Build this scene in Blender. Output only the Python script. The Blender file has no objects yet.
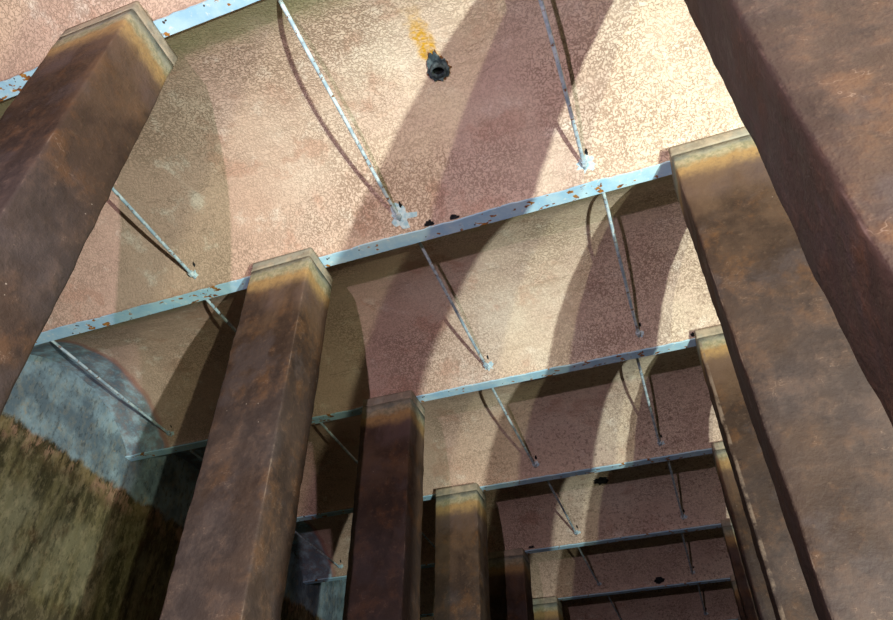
import bpy, bmesh, math, random
from mathutils import Vector, Matrix, noise

# ------------------------------------------------------------------ camera, world, lights
SC = bpy.context.scene
COL = SC.collection
cam_d = bpy.data.cameras.new('camera'); cam_d.sensor_width = 36.0; cam_d.lens = 28.1055
cam_d.clip_start = 0.02
cam = bpy.data.objects.new('camera', cam_d); COL.objects.link(cam)
_r = Vector((0.93940623, 0.34279979, 0.00206107)); _u = Vector((0.22440287, -0.61947505, 0.75225927))
_f = Vector((-0.2591511, 0.70621454, 0.65886397))
M = Matrix((( _r.x, _u.x, -_f.x, 0), (_r.y, _u.y, -_f.y, 0), (_r.z, _u.z, -_f.z, 1.5), (0, 0, 0, 1)))
cam.matrix_world = M
SC.camera = cam

w = bpy.data.worlds.new('world'); SC.world = w; w.use_nodes = True
w.node_tree.nodes['Background'].inputs[0].default_value = (0.5, 0.6, 0.8, 1)
w.node_tree.nodes['Background'].inputs[1].default_value = 0.0

SC.view_settings.view_transform = 'Standard'; SC.view_settings.look = 'None'
SC.view_settings.exposure = 0.0; SC.view_settings.gamma = 1.0
SC.view_settings.use_curve_mapping = False

def spot(name, loc, aim, power, color, radius, angle, blend=1.0):
    d = bpy.data.lights.new(name, 'SPOT'); d.energy = power; d.color = color
    d.shadow_soft_size = radius; d.spot_size = math.radians(angle); d.spot_blend = blend
    o = bpy.data.objects.new(name, d); COL.objects.link(o); o.location = loc
    o.rotation_euler = (Vector(aim) - Vector(loc)).to_track_quat('-Z', 'Y').to_euler()
    return o
# two work lamps low in the right hand aisle, one lamp behind the photographer
spot('work_lamp', (2.80, -1.16, 0.14), (0.0, 3.8, 5.1), 2330, (0.93, 1.0, 0.84), 0.035, 130)
spot('work_lamp', (2.97, -2.23, 0.14), (-0.6, 3.2, 5.1), 800, (1.0, 1.0, 0.66), 0.04, 130)
spot('work_lamp', (-0.66, -1.60, 1.95), (-0.4, 5.6, 5.1), 550, (1.0, 0.76, 0.84), 0.025, 150)

# ------------------------------------------------------------------ key sizes (metres)
S = 1.751                      # beam spacing
Y0 = 1.104                     # centre of the first beam in view
ZB = 4.85                      # underside of the beams
XL0, XL1 = -2.391, -1.942      # left pillars
XR0, XR1 = 0.367, 0.816        # right pillars
PD = 0.326                     # pillar depth
XW, XE = -4.958, 3.38          # side walls
def yb(i): return Y0 + i * S
I0, I1 = -3, 8                 # beams
YS, YN = yb(I0 - 1), yb(I1 + 1)

# ------------------------------------------------------------------ node helpers
class NT:
    def __init__(s, name):
        s.m = bpy.data.materials.new(name); s.m.use_nodes = True
        s.t = s.m.node_tree; s.t.nodes.clear()
        s.out = s.n('ShaderNodeOutputMaterial'); s.b = s.n('ShaderNodeBsdfPrincipled')
        s.t.links.new(s.b.outputs[0], s.out.inputs[0])
        s.tc = s.n('ShaderNodeTexCoord'); s.P = s.tc.outputs['Object']
    def n(s, t): return s.t.nodes.new(t)
    def set(s, sock, v):
        if isinstance(v, bpy.types.NodeSocket): s.t.links.new(v, sock)
        elif isinstance(v, (tuple, list)) and len(v) == 3 and sock.type == 'RGBA': sock.default_value = (*v, 1)
        else: sock.default_value = v
    def vec(s, v, scale=(1, 1, 1), loc=(0, 0, 0)):
        n = s.n('ShaderNodeMapping'); s.set(n.inputs[0], v)
        n.inputs['Scale'].default_value = scale; n.inputs['Location'].default_value = loc
        return n.outputs[0]
    def noise(s, scale=5, detail=3, rough=.5, v=None, dist=0.0, sc=None, loc=(0, 0, 0)):
        v = v or s.P
        if sc or loc != (0, 0, 0): v = s.vec(v, sc or (1, 1, 1), loc)
        n = s.n('ShaderNodeTexNoise'); s.set(n.inputs['Vector'], v)
        n.inputs['Scale'].default_value = scale; n.inputs['Detail'].default_value = detail
        n.inputs['Roughness'].default_value = rough; n.inputs['Distortion'].default_value = dist
        return n.outputs['Fac']
    def voro(s, scale, v=None, feature='F1'):
        n = s.n('ShaderNodeTexVoronoi'); n.feature = feature; s.set(n.inputs['Vector'], v or s.P)
        n.inputs['Scale'].default_value = scale
        return n.outputs['Distance']
    def m_(s, op, a, b=0.0, c=0.0, clamp=False):
        n = s.n('ShaderNodeMath'); n.operation = op; n.use_clamp = clamp
        s.set(n.inputs[0], a); s.set(n.inputs[1], b); s.set(n.inputs[2], c)
        return n.outputs[0]
    def ramp(s, v, a, b, lo=0.0, hi=1.0):       # smooth map a..b -> lo..hi
        n = s.n('ShaderNodeMapRange'); n.interpolation_type = 'SMOOTHSTEP'
        s.set(n.inputs[0], v); s.set(n.inputs[1], a); s.set(n.inputs[2], b)
        s.set(n.inputs[3], lo); s.set(n.inputs[4], hi)
        return n.outputs[0]
    def mix(s, f, a, b, mode='MIX'):
        n = s.n('ShaderNodeMix'); n.data_type = 'RGBA'; n.blend_type = mode
        s.set(n.inputs[0], f); s.set(n.inputs[6], a); s.set(n.inputs[7], b)
        return n.outputs[2]
    def xyz(s, v=None):
        n = s.n('ShaderNodeSeparateXYZ'); s.set(n.inputs[0], v or s.P); return n.outputs
    def bump(s, h, strength=.5, dist=.01, prev=None):
        n = s.n('ShaderNodeBump'); n.inputs['Strength'].default_value = strength
        n.inputs['Distance'].default_value = dist; s.set(n.inputs['Height'], h)
        if prev is not None: s.t.links.new(prev, n.inputs['Normal'])
        return n.outputs[0]
    def rnd(s):
        n = s.n('ShaderNodeObjectInfo'); return n.outputs['Random']
    def offset(s, amount=37.0):                 # object coordinates shifted per object
        r = s.rnd(); c = s.n('ShaderNodeCombineXYZ')
        k = s.m_('MULTIPLY', r, amount)
        for i in range(3): s.set(c.inputs[i], k)
        a = s.n('ShaderNodeVectorMath'); a.operation = 'ADD'
        s.set(a.inputs[0], s.P); s.set(a.inputs[1], c.outputs[0]); return a.outputs[0]
    def done(s, color, rough=.9, normal=None, spec=.2, metal=0.0):
        s.set(s.b.inputs['Base Color'], color); s.set(s.b.inputs['Roughness'], rough)
        s.b.inputs['Specular IOR Level'].default_value = spec; s.set(s.b.inputs['Metallic'], metal)
        if normal is not None: s.t.links.new(normal, s.b.inputs['Normal'])
        return s.m

# ------------------------------------------------------------------ materials
def mat_vault():
    t = NT('vault_plaster'); x, y, z = t.xyz()
    big = t.noise(.9, 4, .55); big2 = t.noise(1.7, 4, .6, loc=(7, 3, 1)); mid = t.noise(5, 5, .65)
    col = t.mix(t.ramp(big2, .35, .65), (.74, .62, .51), (.68, .54, .46))
    col = t.mix(t.ramp(big, .52, .68, 0, .8), col, (.78, .70, .60))
    # redder plaster towards the left hand wall and in the first bays
    left = t.ramp(t.m_('ADD', x, t.m_('MULTIPLY', big2, 2.0)), .2, -1.8)
    col = t.mix(t.m_('MULTIPLY', left, .75), col, (.60, .40, .32))
    rb = t.ramp(t.noise(2.6, 4, .62, loc=(1, 6, 2)), .56, .66, 0, .6)
    col = t.mix(t.m_('MULTIPLY', rb, t.ramp(x, .3, -1.4, .25, 1)), col, (.55, .33, .25))
    # white salty blooms and grey drag marks along the bay
    bl = t.ramp(mid, .55, .72, 0, .55)
    col = t.mix(bl, col, (.90, .84, .76))
    drag = t.noise(3.0, 4, .7, sc=(.5, 5, 5), dist=.3)
    col = t.mix(t.ramp(drag, .56, .70, 0, .40), col, (.45, .35, .27))
    crack = t.ramp(t.m_('ABSOLUTE', t.m_('SUBTRACT', t.noise(1.6, 5, .6, sc=(.45, 2.4, 2.4), loc=(4, 4, 4)), .5)), .0, .006, 1, 0)
    col = t.mix(t.m_('MULTIPLY', crack, t.ramp(big2, .45, .6, 0, .55)), col, (.25, .18, .14))
    # worm-like pitting of the skin
    wv = t.noise(45, 2, .5, dist=.35)
    wide = t.ramp(t.noise(2.2, 3, .6, loc=(2, 9, 4)), .3, .7, .055, .14)
    worm = t.ramp(t.m_('ABSOLUTE', t.m_('SUBTRACT', wv, .5)), 0.0, wide, 1, 0)
    fine = t.ramp(t.noise(110, 2, .6), .56, .70, 0, .5)
    amt = t.ramp(t.noise(1.3, 3, .6, loc=(3, 1, 9)), .35, .65, .30, .92)
    dark = (.30, .215, .165)
    col = t.mix(t.m_('MULTIPLY', worm, amt), col, dark)
    col = t.mix(t.m_('MULTIPLY', fine, .8), col, (.30, .21, .165))
    sp = t.ramp(t.noise(30, 4, .7, loc=(5, 5, 2)), .53, .62, 0, 1)
    far = t.m_('MULTIPLY', t.ramp(t.m_('ADD', y, x), 2.5, 6.0, .12, .75), t.ramp(t.noise(1.9, 4, .6, loc=(8, 2, 2)), .36, .58, .3, 1))
    col = t.mix(t.m_('MULTIPLY', sp, far), col, (.24, .17, .135))
    # green tint along one side of each beam, where the haunch starts
    fr = t.m_('MODULO', t.m_('ADD', t.m_('SUBTRACT', y, Y0), 20 * S), S)
    near = t.ramp(t.m_('ADD', fr, t.m_('MULTIPLY', mid, .25)), .48, .24)
    col = t.mix(t.m_('MULTIPLY', near, .65), col, (.34, .345, .19))
    # ochre rust run below the pipe socket
    dx = t.m_('ADD', t.m_('ADD', x, .80), t.m_('MULTIPLY', t.m_('SUBTRACT', t.noise(14, 3), .5), .12))
    rr = t.m_('ABSOLUTE', dx)
    wr = t.ramp(rr, .015, .07, 1, 0)
    al = t.m_('MULTIPLY', t.ramp(y, 1.99, 1.90, 0, 1), t.ramp(y, 1.50, 1.78, 0, 1))
    run = t.m_('MULTIPLY', wr, al)
    col = t.mix(t.m_('MULTIPLY', run, t.ramp(t.noise(40, 3), .35, .6, .45, 1)), col, (.60, .34, .03))
    core = t.m_('MULTIPLY', t.ramp(rr, .004, .028, 1, 0), t.ramp(y, 1.84, 1.93, 0, 1))
    core = t.m_('MULTIPLY', core, t.ramp(y, 1.99, 1.97, 0, 1))
    col = t.mix(t.m_('MULTIPLY', core, .8), col, (.16, .06, .01))
    # limewash carried over from the side wall
    edge = t.m_('ADD', x, t.m_('MULTIPLY', t.m_('SUBTRACT', t.noise(3.5, 4, .6), .5), .16))
    lw = t.ramp(edge, -4.50, -4.54, 0, 1)
    lime = t.mix(t.ramp(t.noise(7, 5, .7), .4, .65), (.15, .22, .29), (.40, .56, .66))
    lime = t.mix(t.ramp(t.noise(20, 4, .7), .58, .70, 0, .5), lime, (.48, .36, .28))
    fade = t.ramp(t.noise(14, 4, .7), .3, .62, .65, 1)
    col = t.mix(t.m_('MULTIPLY', lw, fade), col, lime)
    rim = t.m_('MULTIPLY', t.ramp(edge, -4.46, -4.50), t.ramp(edge, -4.56, -4.52))
    col = t.mix(t.m_('MULTIPLY', rim, .55), col, (.38, .16, .14))
    h = t.m_('ADD', t.m_('MULTIPLY', worm, -.8), t.m_('MULTIPLY', mid, .7))
    nb = t.bump(h, .55, .004); nb = t.bump(t.noise(9, 5, .6), .35, .02, nb)
    return t.done(col, .92, nb, .15)

def mat_wall():
    t = NT('stained_wall'); x, y, z = t.xyz()
    n1 = t.noise(3, 5, .65); wob = t.m_('MULTIPLY', t.m_('SUBTRACT', t.noise(4.0, 7, .72, sc=(1, 1, .55)), .5), .30)
    zz = t.m_('ADD', z, wob)
    lime = t.mix(t.ramp(t.noise(3.2, 5, .62), .38, .64), (.15, .215, .27), (.34, .48, .57))
    lime = t.mix(t.ramp(t.noise(9, 4, .7), .60, .72, 0, .6), lime, (.46, .38, .26))
    streak = t.noise(9, 5, .7, sc=(1, 1, .16))
    ol = t.mix(t.ramp(streak, .35, .65), (.030, .027, .012), (.16, .14, .07))
    ol = t.mix(t.ramp(n1, .52, .66, 0, .6), ol, (.085, .045, .02))
    top = t.m_('MULTIPLY', t.ramp(zz, 4.25, 4.45), .8)
    ol = t.mix(top, ol, t.mix(t.ramp(t.noise(7, 5, .7, sc=(1, 1, .6)), .42, .6), (.040, .034, .014), (.12, .085, .04)))
    pale = t.m_('MULTIPLY', t.ramp(zz, 4.2, 4.0), t.ramp(zz, 3.4, 3.5))
    pv = t.ramp(t.noise(2.6, 5, .7, sc=(1, 1, .4), loc=(6, 1, 2)), .42, .62)
    ol = t.mix(t.m_('MULTIPLY', pale, t.m_('MULTIPLY', pv, .75)), ol, (.22, .21, .135))
    ol = t.mix(t.ramp(zz, 3.42, 3.30, 0, .7), ol, (.06, .05, .032))
    fringe = t.m_('MULTIPLY', t.ramp(zz, 4.34, 4.50), t.ramp(t.noise(13, 6, .72, sc=(1, 1, .4)), .46, .54))
    ol = t.mix(t.m_('MULTIPLY', fringe, .95), ol, t.mix(t.ramp(n1, .42, .55), (.22, .165, .08), (.36, .22, .15)))
    col = t.mix(t.ramp(zz, 4.53, 4.60), ol, lime)
    mot = t.noise(16, 7, .72, sc=(1, 1, .6))
    col = t.mix(t.ramp(mot, .47, .62, 0, .45), col, t.mix(.5, col, (.5, .42, .26)))
    col = t.mix(t.ramp(t.noise(24, 6, .7, sc=(1, 1, .5), loc=(3, 3, 3)), .52, .64, 0, .6), col, t.mix(.75, col, (.012, .010, .006)))
    nb = t.bump(t.noise(22, 5, .65), .5, .01); nb = t.bump(streak, .3, .02, nb)
    return t.done(col, .85, nb, .25)

def mat_floor():
    t = NT('wet_silt_floor'); n = t.noise(1.5, 5, .6)
    col = t.mix(t.ramp(n, .35, .65), (.055, .045, .032), (.12, .095, .065))
    return t.done(col, t.ramp(n, .4, .6, .25, .8), t.bump(t.noise(12, 5), .4, .01), .4)

def mat_pillar():
    t = NT('rusty_render'); x, y, z = t.xyz(); v = t.offset()
    r = t.rnd()
    a = t.noise(2.2, 5, .62, v, dist=.4); b = t.noise(7, 5, .68, v); c = t.noise(30, 4, .7, v)
    col = t.mix(t.ramp(a, .36, .64), (.036, .022, .017), (.074, .047, .034))
    col = t.mix(t.ramp(b, .46, .70, 0, .85), col, (.135, .066, .028))
    col = t.mix(t.ramp(t.noise(3.4, 4, .6, v, loc=(5, 5, 5)), .52, .66, 0, .8), col, (.072, .056, .056))
    col = t.mix(t.ramp(t.noise(5, 5, .7, v, loc=(1, 8, 3)), .58, .70, 0, .8), col, (.020, .012, .010))
    col = t.mix(t.ramp(c, .56, .74, 0, .45), col, (.17, .115, .08))
    low = t.m_('MULTIPLY', t.ramp(t.m_('ADD', z, a), 4.5, 3.7), t.ramp(t.noise(1.6, 3, .5, v, loc=(2, 7, 1)), .38, .6, .2, .8))
    col = t.mix(low, col, t.mix(t.ramp(b, .4, .62), (.062, .050, .050), (.100, .078, .074)))
    # pale flecks and scratches
    fl = t.m_('MULTIPLY', t.ramp(t.voro(24, v), .10, .06), t.ramp(t.noise(4, 3, .5, v, loc=(9, 0, 2)), .60, .66))
    col = t.mix(fl, col, (.36, .31, .27))
    sc = t.ramp(t.m_('ABSOLUTE', t.m_('SUBTRACT', t.noise(5, 4, .6, v, sc=(1, 1, 1.8), loc=(3, 3, 8)), .5)), 0, .006, 1, 0)
    col = t.mix(t.m_('MULTIPLY', sc, t.ramp(b, .5, .62, 0, .5)), col, (.27, .20, .16))
    # bands of staining that follow old water levels below the cap
    wz = t.m_('ADD', z, t.m_('MULTIPLY', t.m_('SUBTRACT', t.noise(6, 5, .7, v), .5), .16))
    mauve = t.m_('MULTIPLY', t.ramp(wz, 4.30, 4.44), t.ramp(t.noise(4, 4, .6, v, sc=(1, 1, .5)), .40, .6, .15, .85))
    col = t.mix(mauve, col, (.13, .095, .093))
    warm = t.m_('MULTIPLY', t.ramp(wz, 3.7, 4.6), t.ramp(a, .38, .62, .15, .8))
    col = t.mix(warm, col, (.165, .105, .066))
    och = t.m_('MULTIPLY', t.ramp(wz, 4.52, 4.63), t.ramp(c, .30, .55, .6, 1))
    col = t.mix(och, col, (.38, .25, .115))
    lime = t.ramp(wz, 4.635, 4.69)
    col = t.mix(lime, col, t.mix(t.ramp(c, .4, .62), (.27, .26, .17), (.42, .37, .26)))
    grey = t.ramp(wz, 4.695, 4.74)
    col = t.mix(grey, col, t.mix(t.ramp(b, .4, .6), (.19, .21, .19), (.34, .34, .28)))
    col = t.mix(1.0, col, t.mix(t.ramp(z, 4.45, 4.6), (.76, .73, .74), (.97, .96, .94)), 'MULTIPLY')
    # worn arrises
    ex = t.ramp(t.m_('ABSOLUTE', x), .2165, .2225); ey = t.ramp(t.m_('ABSOLUTE', y), .155, .161)
    ed = t.m_('MULTIPLY', t.m_('MULTIPLY', ex, ey), t.ramp(b, .42, .6, 0, .75))
    col = t.mix(ed, col, (.21, .16, .13))
    nb = t.bump(b, .7, .02); nb = t.bump(c, .35, .004, nb)
    return t.done(col, t.ramp(b, .3, .7, .55, .85), nb, .25)

def mat_cap():
    t = NT('grey_cap_stone'); v = t.offset(); b = t.noise(9, 5, .7, v); c = t.noise(40, 4, .7, v)
    col = t.mix(t.ramp(b, .38, .62), (.28, .25, .20), (.46, .39, .30))
    col = t.mix(t.ramp(t.noise(4, 4, .6, v, loc=(3, 2, 1)), .5, .62, 0, .7), col, (.33, .34, .30))
    col = t.mix(t.ramp(c, .56, .7, 0, .55), col, (.20, .17, .14))
    return t.done(col, .9, t.bump(c, .5, .006), .2)

def mat_paint():
    t = NT('blue_grey_beam_paint'); b = t.noise(6, 5, .65); c = t.noise(30, 4, .6)
    col = t.mix(t.ramp(b, .36, .64), (.36, .64, .88), (.50, .76, .93))
    col = t.mix(t.ramp(c, .58, .70, 0, .8), col, (.78, .88, .92))
    big = t.noise(2.3, 3, .5, loc=(3, 3, 0))
    spots = t.ramp(t.noise(17, 3, .55, sc=(.8, 1.2, 1), loc=(0, 5, 1)), t.ramp(big, .38, .62, .70, .565), t.ramp(big, .38, .62, .73, .60))
    col = t.mix(spots, col, t.mix(t.ramp(c, .4, .6), (.20, .075, .03), (.46, .21, .04)))
    pit = t.ramp(t.noise(19, 2, .5, loc=(8, 2, 6)), .705, .725)
    col = t.mix(pit, col, (.05, .03, .025))
    return t.done(col, .6, t.bump(c, .35, .003), .35)

def mat_web():
    t = NT('rusted_web_steel'); b = t.noise(8, 5, .7)
    return t.done(t.mix(t.ramp(b, .4, .6), (.06, .035, .02), (.15, .10, .06)), .85, t.bump(b, .4, .004))

def mat_rod():
    t = NT('painted_tie_steel'); b = t.noise(16, 4, .6, t.offset()); 
    col = t.mix(t.ramp(b, .4, .6), (.34, .49, .62), (.60, .74, .84))
    col = t.mix(t.ramp(t.noise(34, 3, .6, t.offset(21)), .58, .66), col, (.22, .12, .07))
    return t.done(col, .6, t.bump(b, .3, .003), .4)

def flat_mat(name, c1, c2, scale=20, rough=.9):
    t = NT(name); b = t.noise(scale, 4, .65)
    return t.done(t.mix(t.ramp(b, .38, .62), c1, c2), rough, t.bump(b, .5, .005))

MV, MW, MF, MP, MC, MB, MWEB, MR = (mat_vault(), mat_wall(), mat_floor(), mat_pillar(), mat_cap(),
                                    mat_paint(), mat_web(), mat_rod())
M_WASH = flat_mat('whitewash_splash', (.36, .58, .72), (.62, .78, .86), 30)
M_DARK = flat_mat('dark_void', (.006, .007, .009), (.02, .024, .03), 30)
M_LEAD = flat_mat('blue_black_iron', (.03, .045, .06), (.11, .15, .18), 26, .6)
M_RUST = flat_mat('rust_ring', (.10, .045, .02), (.25, .12, .05), 30)

# ------------------------------------------------------------------ object helpers
def link(name, me, mat, parent=None, smooth=False):
    o = bpy.data.objects.new(name, me); COL.objects.link(o)
    if mat is not None and not me.materials: me.materials.append(mat)
    if parent is not None: o.parent = parent
    if smooth:
        for p in me.polygons: p.use_smooth = True
    return o
def mesh(name, vs, fs):
    me = bpy.data.meshes.new(name); me.from_pydata(vs, [], fs); me.update()
    bm = bmesh.new(); bm.from_mesh(me); bmesh.ops.recalc_face_normals(bm, faces=bm.faces); bm.to_mesh(me); bm.free()
    return me
def empty(name, loc, label, cat, group=None):
    o = bpy.data.objects.new(name, None); COL.objects.link(o); o.location = loc; o.empty_display_size = .2
    o['label'] = label; o['category'] = cat
    if group: o['group'] = group
    return o
def box_mesh(name, x0, x1, y0, y1, z0, z1):
    vs = [(x, y, z) for x in (x0, x1) for y in (y0, y1) for z in (z0, z1)]
    fs = [(0, 1, 3, 2), (4, 6, 7, 5), (0, 4, 5, 1), (2, 3, 7, 6), (0, 2, 6, 4), (1, 5, 7, 3)]
    return mesh(name, vs, fs)
def nz(x, y, z, s, k=0.0): return noise.noise(Vector((x * s + k, y * s + k * .7, z * s - k)))

# ------------------------------------------------------------------ the setting
def grid_wall(name, x0, y0, x1, y1, thick, z0, z1, step=.12):
    """upright wall slab from (x0,y0) to (x1,y1); its inner face is gently uneven"""
    d = Vector((x1 - x0, y1 - y0, 0)); L = d.length; d.normalize(); nrm = Vector((d.y, -d.x, 0))
    nx = max(2, int(L / step)); nh = max(2, int((z1 - z0) / step)); vs = []; fs = []
    for j in range(nh + 1):
        for i in range(nx + 1):
            p = Vector((x0, y0, 0)) + d * (L * i / nx); p.z = z0 + (z1 - z0) * j / nh
            e = 0 if (i in (0, nx) or j in (0, nh)) else 1
            a = (nz(p.x, p.y, p.z, 2.0) * .008 + nz(p.x, p.y, p.z, 7, 3) * .003) * e
            vs.append(tuple(p + nrm * (a - .006 * e)))
    W = nx + 1
    for j in range(nh):
        for i in range(nx): fs.append((j * W + i, j * W + i + 1, (j + 1) * W + i + 1, (j + 1) * W + i))
    # back and sides
    c = [0, nx, nh * W + nx, nh * W]; b = len(vs)
    for k in c: vs.append(tuple(Vector(vs[k]) - nrm * thick))
    fs.append((b + 3, b + 2, b + 1, b))
    loops = [[i for i in range(nx + 1)], [j * W + nx for j in range(nh + 1)],
             [nh * W + i for i in range(nx, -1, -1)], [j * W for j in range(nh, -1, -1)]]
    for k, lp in enumerate(loops): fs.append(tuple(reversed(lp)) + (b + k, b + (k + 1) % 4))
    o = link(name, mesh(name, vs, fs), MW); o['kind'] = 'structure'
    return o
ZT = 5.55
grid_wall('wall_left', XW, YN, XW, YS, .3, 0, ZT) if False else None
wl = grid_wall('wall_left', XW, YS, XW, YN, .3, 0, ZT)
wr = grid_wall('wall_right', XE, YN, XE, YS, .3, 0, ZT, .3)
wf = grid_wall('wall_far', XW, YN, XE, YN, .3, 0, ZT, .3)
wb = grid_wall('wall_near', XE, YS, XW, YS, .3, 0, ZT, .3)
fl = link('floor', box_mesh('floor', XW - .3, XE + .3, YS - .3, YN + .3, -.25, 0), MF); fl['kind'] = 'structure'

# ceiling: a slab carrying one plaster vault per bay
ceil = link('ceiling', box_mesh('ceiling', XW - .3, XE + .3, YS - .3, YN + .3, ZT, ZT + .2), MV)
ceil['kind'] = 'structure'
HS, RISE, ZS = .832, .362, 4.888
RV = (HS * HS + RISE * RISE) / 2 / RISE; ZC = ZS + RISE - RV
def vault_z(y, i):                       # soffit height in the bay between beams i and i+1
    dy = y - (yb(i) + S / 2); return ZC + math.sqrt(max(RV * RV - dy * dy, 0))
def make_vault(i):
    yc = yb(i) + S / 2; th = math.asin(HS / RV); n = 34; nx = 170 if i >= -1 else 40
    prof = []
    for k in range(n + 1):
        a = -th + 2 * th * k / n; prof.append((yc + RV * math.sin(a), ZC + RV * math.cos(a)))
    vs = []; fs = []; W = n + 5
    for j in range(nx + 1):
        x = XW - .05 + (XE - XW + .1) * j / nx
        row = [(yc - S / 2 + .0045, ZT - .001), (yc - S / 2 + .0045, 4.868), (yc - HS, 4.868)]
        for k, (y, z) in enumerate(prof):
            d = 0
            if 0 < k < n:
                d = nz(x, y, z, 1.7) * .008 + nz(x, y, z, 6, 5) * .0035
            row.append((y, z + d))
        row += [(yc + HS, 4.868)]
        row[-1] = (yc + HS, 4.868)
        row.append((yc + S / 2 - .0045, 4.868)); row.append((yc + S / 2 - .0045, ZT - .001))
        for y, z in row: vs.append((x, y, z))
        W = len(row)
    for j in range(nx):
        for k in range(W - 1):
            a = j * W + k; fs.append((a, a + 1, a + W + 1, a + W))
        fs.append((j * W + W - 1, j * W, (j + 1) * W, (j + 1) * W + W - 1))
    fs.append(tuple(range(W - 1, -1, -1))); fs.append(tuple(nx * W + k for k in range(W)))
    o = link('vault', mesh('vault', vs, fs), MV, ceil)
    for p in o.data.polygons: p.use_smooth = len(p.vertices) == 4 and abs(p.normal.x) < .9 and p.normal.z < -.2
    return o
vaults = {i: make_vault(i) for i in range(I0 - 1, I1 + 1)}

def blob(name, x, y, i, rx, ry, seed, mat, th=.012, parent=None, spiky=.35, rot=0.0, n=22):
    """ragged patch lying on the soffit of bay i"""
    rnd = random.Random(seed); vs = []; 
    rings = [(1.0, 0.0), (.8, -th), (.35, -th * 1.2)]
    rad = [1 + spiky * (rnd.random() - .5) * 2 for _ in range(n)]
    for f, h in rings:
        for k in range(n):
            a = 2 * math.pi * k / n; r = rad[k] * f
            ux, uy = math.cos(a) * rx * r, math.sin(a) * ry * r
            px = x + ux * math.cos(rot) - uy * math.sin(rot); py = y + ux * math.sin(rot) + uy * math.cos(rot)
            py = min(max(py, yb(i) + S / 2 - HS + .002), yb(i) + S / 2 + HS - .002)
            vs.append((px, py, vault_z(py, i) + h + (.008 if h == 0 else 0)))
    vs.append((x, y, vault_z(min(max(y, yb(i) + S / 2 - HS + .002), yb(i) + S / 2 + HS - .002), i) - th * 1.25))
    fs = []
    for q in range(2):
        for k in range(n): fs.append((q * n + k, q * n + (k + 1) % n, (q + 1) * n + (k + 1) % n, (q + 1) * n + k))
    for k in range(n): fs.append((2 * n + k, 2 * n + (k + 1) % n, 3 * n))
    fs.append(tuple(range(n)))
    return link(name, mesh(name, vs, fs), mat, parent)

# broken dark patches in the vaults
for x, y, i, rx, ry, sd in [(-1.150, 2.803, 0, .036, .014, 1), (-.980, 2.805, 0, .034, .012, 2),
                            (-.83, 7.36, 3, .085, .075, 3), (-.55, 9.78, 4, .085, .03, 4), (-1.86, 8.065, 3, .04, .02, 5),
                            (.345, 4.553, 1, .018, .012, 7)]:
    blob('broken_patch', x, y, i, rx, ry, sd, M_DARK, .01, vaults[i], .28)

# ------------------------------------------------------------------ steel beams
NAMES = {
 -3: 'steel beam fourth back from the one over the upper left pillar, behind the camera',
 -2: 'steel beam behind the camera, over the pillars nearest the lamps',
 -1: 'pale blue steel beam just above the frame, behind the topmost visible one',
  0: 'pale blue beam crossing the top left corner on the leaning brown pillar',
  1: 'longest rust-spotted pale blue beam, from mid left to the pale capped right pillar',
  2: 'pale blue beam just below the long rust-spotted one, ending on the wall',
  3: 'narrow pale blue beam with a round black hole in the vault just behind it',
  4: 'pale blue beam with ragged white paint at its left end, sixth from the bottom edge of view',
  5: 'low pale blue beam with dark blue patch above it near the bottom right',
  6: 'lowest pale blue beam, only its right tip showing beside the right pillars',
  7: 'far steel beam just below the frame beyond the lowest visible one',
  8: 'farthest steel beam before the end wall'}
NAMES[4] = 'pale blue beam with ragged whitewash over its left end beside the fifth left pillar'
def beam(i):
    root = empty('steel_beam', (XW, yb(i), ZB), NAMES[i], 'beam', 'blue-painted steel beams under the vaults')
    L = XE - XW; n = 260 if -1 <= i <= 6 else 40
    bn = {0: .046, 1: .052, 2: .044}.get(i, .042); bf = .041
    vs = []; fs = []
    for j in range(n + 1):
        x = -.05 + (L + .1) * j / n; ed = 1 if 0 < j < n else 0
        a = nz(x, i, 0, 9, 2) * .005 + nz(x, i, 0, 30, 4) * .006 + max(0, nz(x, i, 0, 2.5, 7)) * .022 * (1 if i else .2)
        b = nz(x, i, 3, 12, 5) * .0015
        for y, z in ((-bn - a, 0), (-bn - a, .012), (bf + b, .012), (bf + b, 0)): vs.append((x, y, z))
    for j in range(n):
        for k in range(4): fs.append((j * 4 + k, j * 4 + (k + 1) % 4, j * 4 + 4 + (k + 1) % 4, j * 4 + 4 + k))
    fs.append((0, 1, 2, 3)); fs.append((n * 4 + 3, n * 4 + 2, n * 4 + 1, n * 4))
    link('bottom_flange', mesh('bottom_flange', vs, fs), MB, root)
    link('web', box_mesh('web', 0, L, -.004, .004, .012, .30), MWEB, root)
    return root
for i in range(I0, I1 + 1): beam(i)

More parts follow.
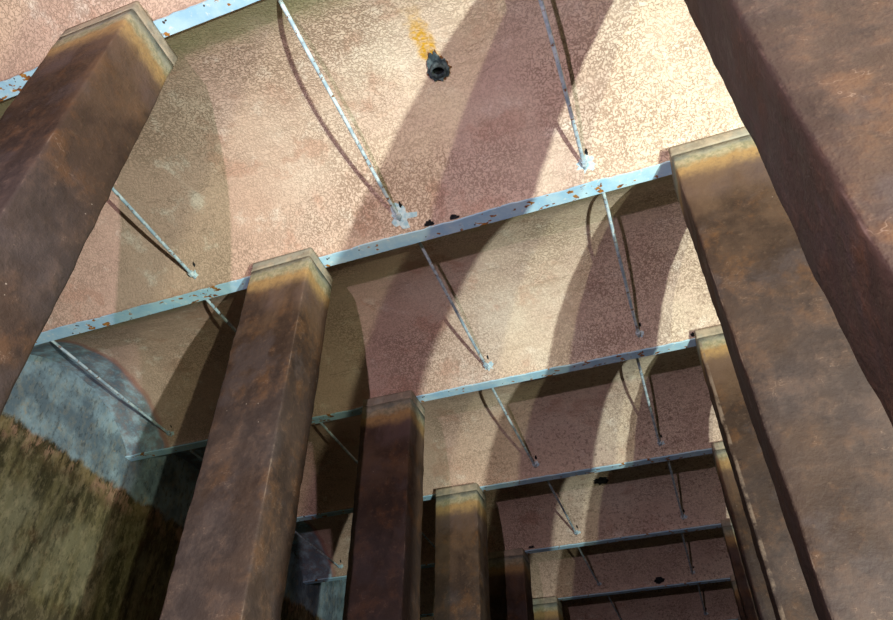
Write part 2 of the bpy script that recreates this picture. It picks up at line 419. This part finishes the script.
# ------------------------------------------------------------------ pillars
def pillar_shape(w, d, z0, z1, dz, seed, amp=.004, rr=.014):
    prof = []
    nxs, nys = 8, 6
    hw, hd = w / 2, d / 2
    def side(a, b, n, inc=False):
        return [(a[0] + (b[0] - a[0]) * k / n, a[1] + (b[1] - a[1]) * k / n) for k in range(n)]
    prof += side((-hw + rr, -hd), (hw - rr, -hd), nxs) + [(hw - rr, -hd), (hw - rr * .3, -hd + rr * .3)]
    prof += side((hw, -hd + rr), (hw, hd - rr), nys) + [(hw, hd - rr), (hw - rr * .3, hd - rr * .3)]
    prof += side((hw - rr, hd), (-hw + rr, hd), nxs) + [(-hw + rr, hd), (-hw + rr * .3, hd - rr * .3)]
    prof += side((-hw, hd - rr), (-hw, -hd + rr), nys) + [(-hw, -hd + rr), (-hw + rr * .3, -hd + rr * .3)]
    m = len(prof); nh = max(1, int(round((z1 - z0) / dz))); vs = []; fs = []
    for j in range(nh + 1):
        z = z0 + (z1 - z0) * j / nh; e = 1 if 0 < j < nh else .4
        for x, y in prof:
            k = 1 + (nz(x, y, z, 1.3, seed) * amp * .6 + nz(x, y, z, 5, seed) * amp * .7 + nz(x, y, z, 16, seed) * amp * .7) * e / .2
            vs.append((x * k, y * k, z))
    for j in range(nh):
        for q in range(m): fs.append((j * m + q, j * m + (q + 1) % m, (j + 1) * m + (q + 1) % m, (j + 1) * m + q))
    fs.append(tuple(range(m - 1, -1, -1))); fs.append(tuple(nh * m + q for q in range(m)))
    return mesh('shaft', vs, fs)
def pillar(xc, i, label, grp, seed, pw=.449):
    root = empty('pillar', (xc, yb(i), 0), label, 'pillar', grp)
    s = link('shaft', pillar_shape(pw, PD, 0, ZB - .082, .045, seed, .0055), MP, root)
    for p in s.data.polygons: p.use_smooth = len(p.vertices) == 4
    me = pillar_shape(pw, PD, ZB - .078, ZB - .0005, .02, seed + .5, .004, .012)
    c = link('cap_stone', me, MC, root)
    for p in c.data.polygons: p.use_smooth = len(p.vertices) == 4
    j = link('mortar_joint', box_mesh('mortar_joint', -.214, .214, -.153, .153, ZB - .083, ZB - .077), M_JOINT, root)
    return root
M_JOINT = flat_mat('dark_joint', (.05, .04, .03), (.12, .10, .08), 30)
XLC = (XL0 + XL1) / 2; XRC = (XR0 + XR1) / 2
LL = {-3: 'rear left brown pillar, fourth behind the camera', -2: 'left brown pillar behind the camera, beside the middle lamp',
      -1: 'left brown pillar level with the camera, just outside the frame',
      0: 'large leaning brown pillar filling the upper left corner, rust streaks below its grey cap',
      1: 'tall brown pillar left of centre with pale grey cap and ochre stain band',
      2: 'dark brown pillar just right of the tall left-of-centre one, shadowed on its left side',
      3: 'paler pinkish brown pillar with a clear grey-green cap, bottom centre',
      4: 'short dark pillar top right of the pinkish one, grey under its cap',
      5: 'small pale cap and pillar at the bottom edge, last of the left row in view',
      6: 'left row pillar below the frame, beyond the last one in view', 7: 'left row pillar second from the far end wall',
      8: 'left row pillar nearest the far end wall'}
LR = {-3: 'rear right brown pillar, fourth behind the camera', -2: 'right brown pillar behind the camera, between the two lamps',
      -1: 'right brown pillar just behind the camera', 
      0: 'nearest right brown pillar, cut by the top and right edges, dark on its left face',
      1: 'right brown pillar with cream and ochre stained cap at the end of the long beam',
      2: 'narrow strip of brown pillar with bright cream cap, third of the right row',
      3: 'thin strip of brown pillar with white-lit cap, fourth of the right row',
      4: 'sliver of brown pillar behind the white-lit cap, fifth of the right row',
      5: 'sliver of dark pillar at the right tip of the low beam, sixth of the right row',
      6: 'right row pillar at the bottom edge, hidden but for its corner', 7: 'right row pillar second from the far end wall',
      8: 'right row pillar nearest the far end wall'}
for i in range(I0, I1 + 1):
    pillar(XLC, i, LL[i], 'brown pillars of the left row', i * 3.7 + 11)
    pillar(XRC + {2: .010, 3: -.015, 4: -.040, 5: -.035, 6: -.02}.get(i, 0), i, LR[i], 'brown pillars of the right row', i * 5.1 + 71, .492 if i == 2 else .449)

# ------------------------------------------------------------------ tie rods
ZR = ZB + .10
RX = [-4.41, -3.0, -1.325, -.085, 1.6]
RXN = ['beside the left wall', 'left of the left pillars', 'right of the left pillars',
       'left of the right pillars', 'in the right aisle']
BAYN = {-1: 'in the bay above the frame', 0: 'top bay with the pipe', 1: 'second bay down',
        2: 'in the third bay down', 3: 'in the fourth bay down', 4: 'in the fifth bay down', 5: 'in the sixth bay down',
        6: 'in the seventh bay'}
RODX = {(0, 3): -.112, (1, 3): -.045, (2, 3): -.10, (3, 3): -.06, (4, 3): -.115, (0, 2): -1.335, (1, 2): -1.29, (2, 2): -1.335,
        (3, 2): -1.29, (4, 2): -1.35, (0, 1): -2.925, (1, 1): -2.98, (1, 0): -4.42}
def cyl(x, y0, y1, z, r, n=10, sag=0.0, seed=0):
    vs = []; fs = []; m = 14
    for j in range(m + 1):
        t = j / m; y = y0 + (y1 - y0) * t; zz = z - sag * 4 * t * (1 - t); xx = x + nz(y, seed, 0, 2, seed) * .004
        for k in range(n):
            a = 2 * math.pi * k / n; vs.append((xx + r * math.cos(a), y, zz + r * math.sin(a)))
    for j in range(m):
        for k in range(n): fs.append((j * n + k, j * n + (k + 1) % n, (j + 1) * n + (k + 1) % n, (j + 1) * n + k))
    fs.append(tuple(range(n))); fs.append(tuple(m * n + k for k in range(n)))
    return vs, fs
for i in range(-1, 7):
    for q, X in enumerate(RX):
        x = RODX.get((i, q), X + [0, .01, -.01, .015][(i + q) % 4])
        root = empty('tie_rod', (x, yb(i), ZR), 'pale blue tie rod ' + RXN[q] + ', ' + BAYN[i], 'tie rod',
                     'steel tie rods across the vaults')
        yy0, yy1 = .045, S - .045
        vs, fs = cyl(0, yy0, yy1, 0, .0115, 10, .006, q * 3 + i)
        link('rod', mesh('rod', vs, fs), MR, root, True)
        # nut where the rod meets the far haunch
        ye = S / 2 + HS - .085
        v6 = []; 
        for y in (ye - .03, ye + .0):
            for k in range(6): v6.append((.021 * math.cos(k * math.pi / 3), y, .021 * math.sin(k * math.pi / 3)))
        link('nut', mesh('nut', v6, [tuple(range(6)), tuple(range(6, 12))] + [(k, (k + 1) % 6, 6 + (k + 1) % 6, 6 + k) for k in range(6)]), MR, root)
        big = {(0, 2): (.085, .060), (0, 3): (.06, .04), (1, 2): (.05, .03), (1, 3): (.032, .022), (0, 1): (.02, .02)}.get((i, q), (.035, .02))
        ws = blob('whitewash_splash', x + .015, yb(i) + S / 2 + HS - .075, i, big[0], big[1], i * 7 + q, M_WASH, .004, None, .45)
        ws.parent = root; ws.matrix_parent_inverse = Matrix.Translation((-x, -yb(i), -ZR))
        wd = blob('drill_hole', x + .028, yb(i) + S / 2 + HS - .13, i, .011, .018, i * 5 + q, M_DARK, .004, None, .3)
        wd.parent = root; wd.matrix_parent_inverse = Matrix.Translation((-x, -yb(i), -ZR))

# ------------------------------------------------------------------ pipe socket in the top bay
px_, py_ = -.785, 1.985; pz_ = vault_z(py_, 0)
ps = empty('pipe_socket', (px_, py_, pz_), 'dark blue-black iron pipe socket with an ochre run, in the top bay', 'pipe')
def ring(name, r0, r1, z0, z1, mat, jag=0.0, n=28, seed=3, parent=ps):
    rnd = random.Random(seed); vs = []; fs = []
    J = [1 + jag * (rnd.random() - .5) * 2 for _ in range(n)]
    for r, z, j in ((r1, z0, 1), (r1 * .93, z1, 1), (r0, z1, 0), (r0, z0, 0)):
        for k in range(n):
            a = 2 * math.pi * k / n; rr = r * (J[k] if j else 1); vs.append((rr * math.cos(a), rr * math.sin(a), z))
    for q in range(4):
        for k in range(n): fs.append((q * n + k, q * n + (k + 1) % n, ((q + 1) % 4) * n + (k + 1) % n, ((q + 1) % 4) * n + k))
    return link(name, mesh(name, vs, fs), mat, parent)
for o in (ring('collar', .040, .070, .02, -.014, M_LEAD, .16), ring('rust_edge', .058, .075, .02, -.004, M_RUST, .2, seed=8)):
    for v in o.data.vertices:
        k = v.co.length; v.co.y = v.co.y * 1.18 - (max(0, -v.co.y) ** 2) * 6      # drawn out towards the rust run
        v.co.x *= 1.0 - max(0, -v.co.y) * 3.2
pi = ring('pipe', .036, .050, .06, -.040, M_LEAD, .05, seed=5)
for v in pi.data.vertices: v.co.y += (v.co.z + .01) * -.1; v.co.z += .35 * v.co.y if v.co.z < 0 else 0   # cut on the skew
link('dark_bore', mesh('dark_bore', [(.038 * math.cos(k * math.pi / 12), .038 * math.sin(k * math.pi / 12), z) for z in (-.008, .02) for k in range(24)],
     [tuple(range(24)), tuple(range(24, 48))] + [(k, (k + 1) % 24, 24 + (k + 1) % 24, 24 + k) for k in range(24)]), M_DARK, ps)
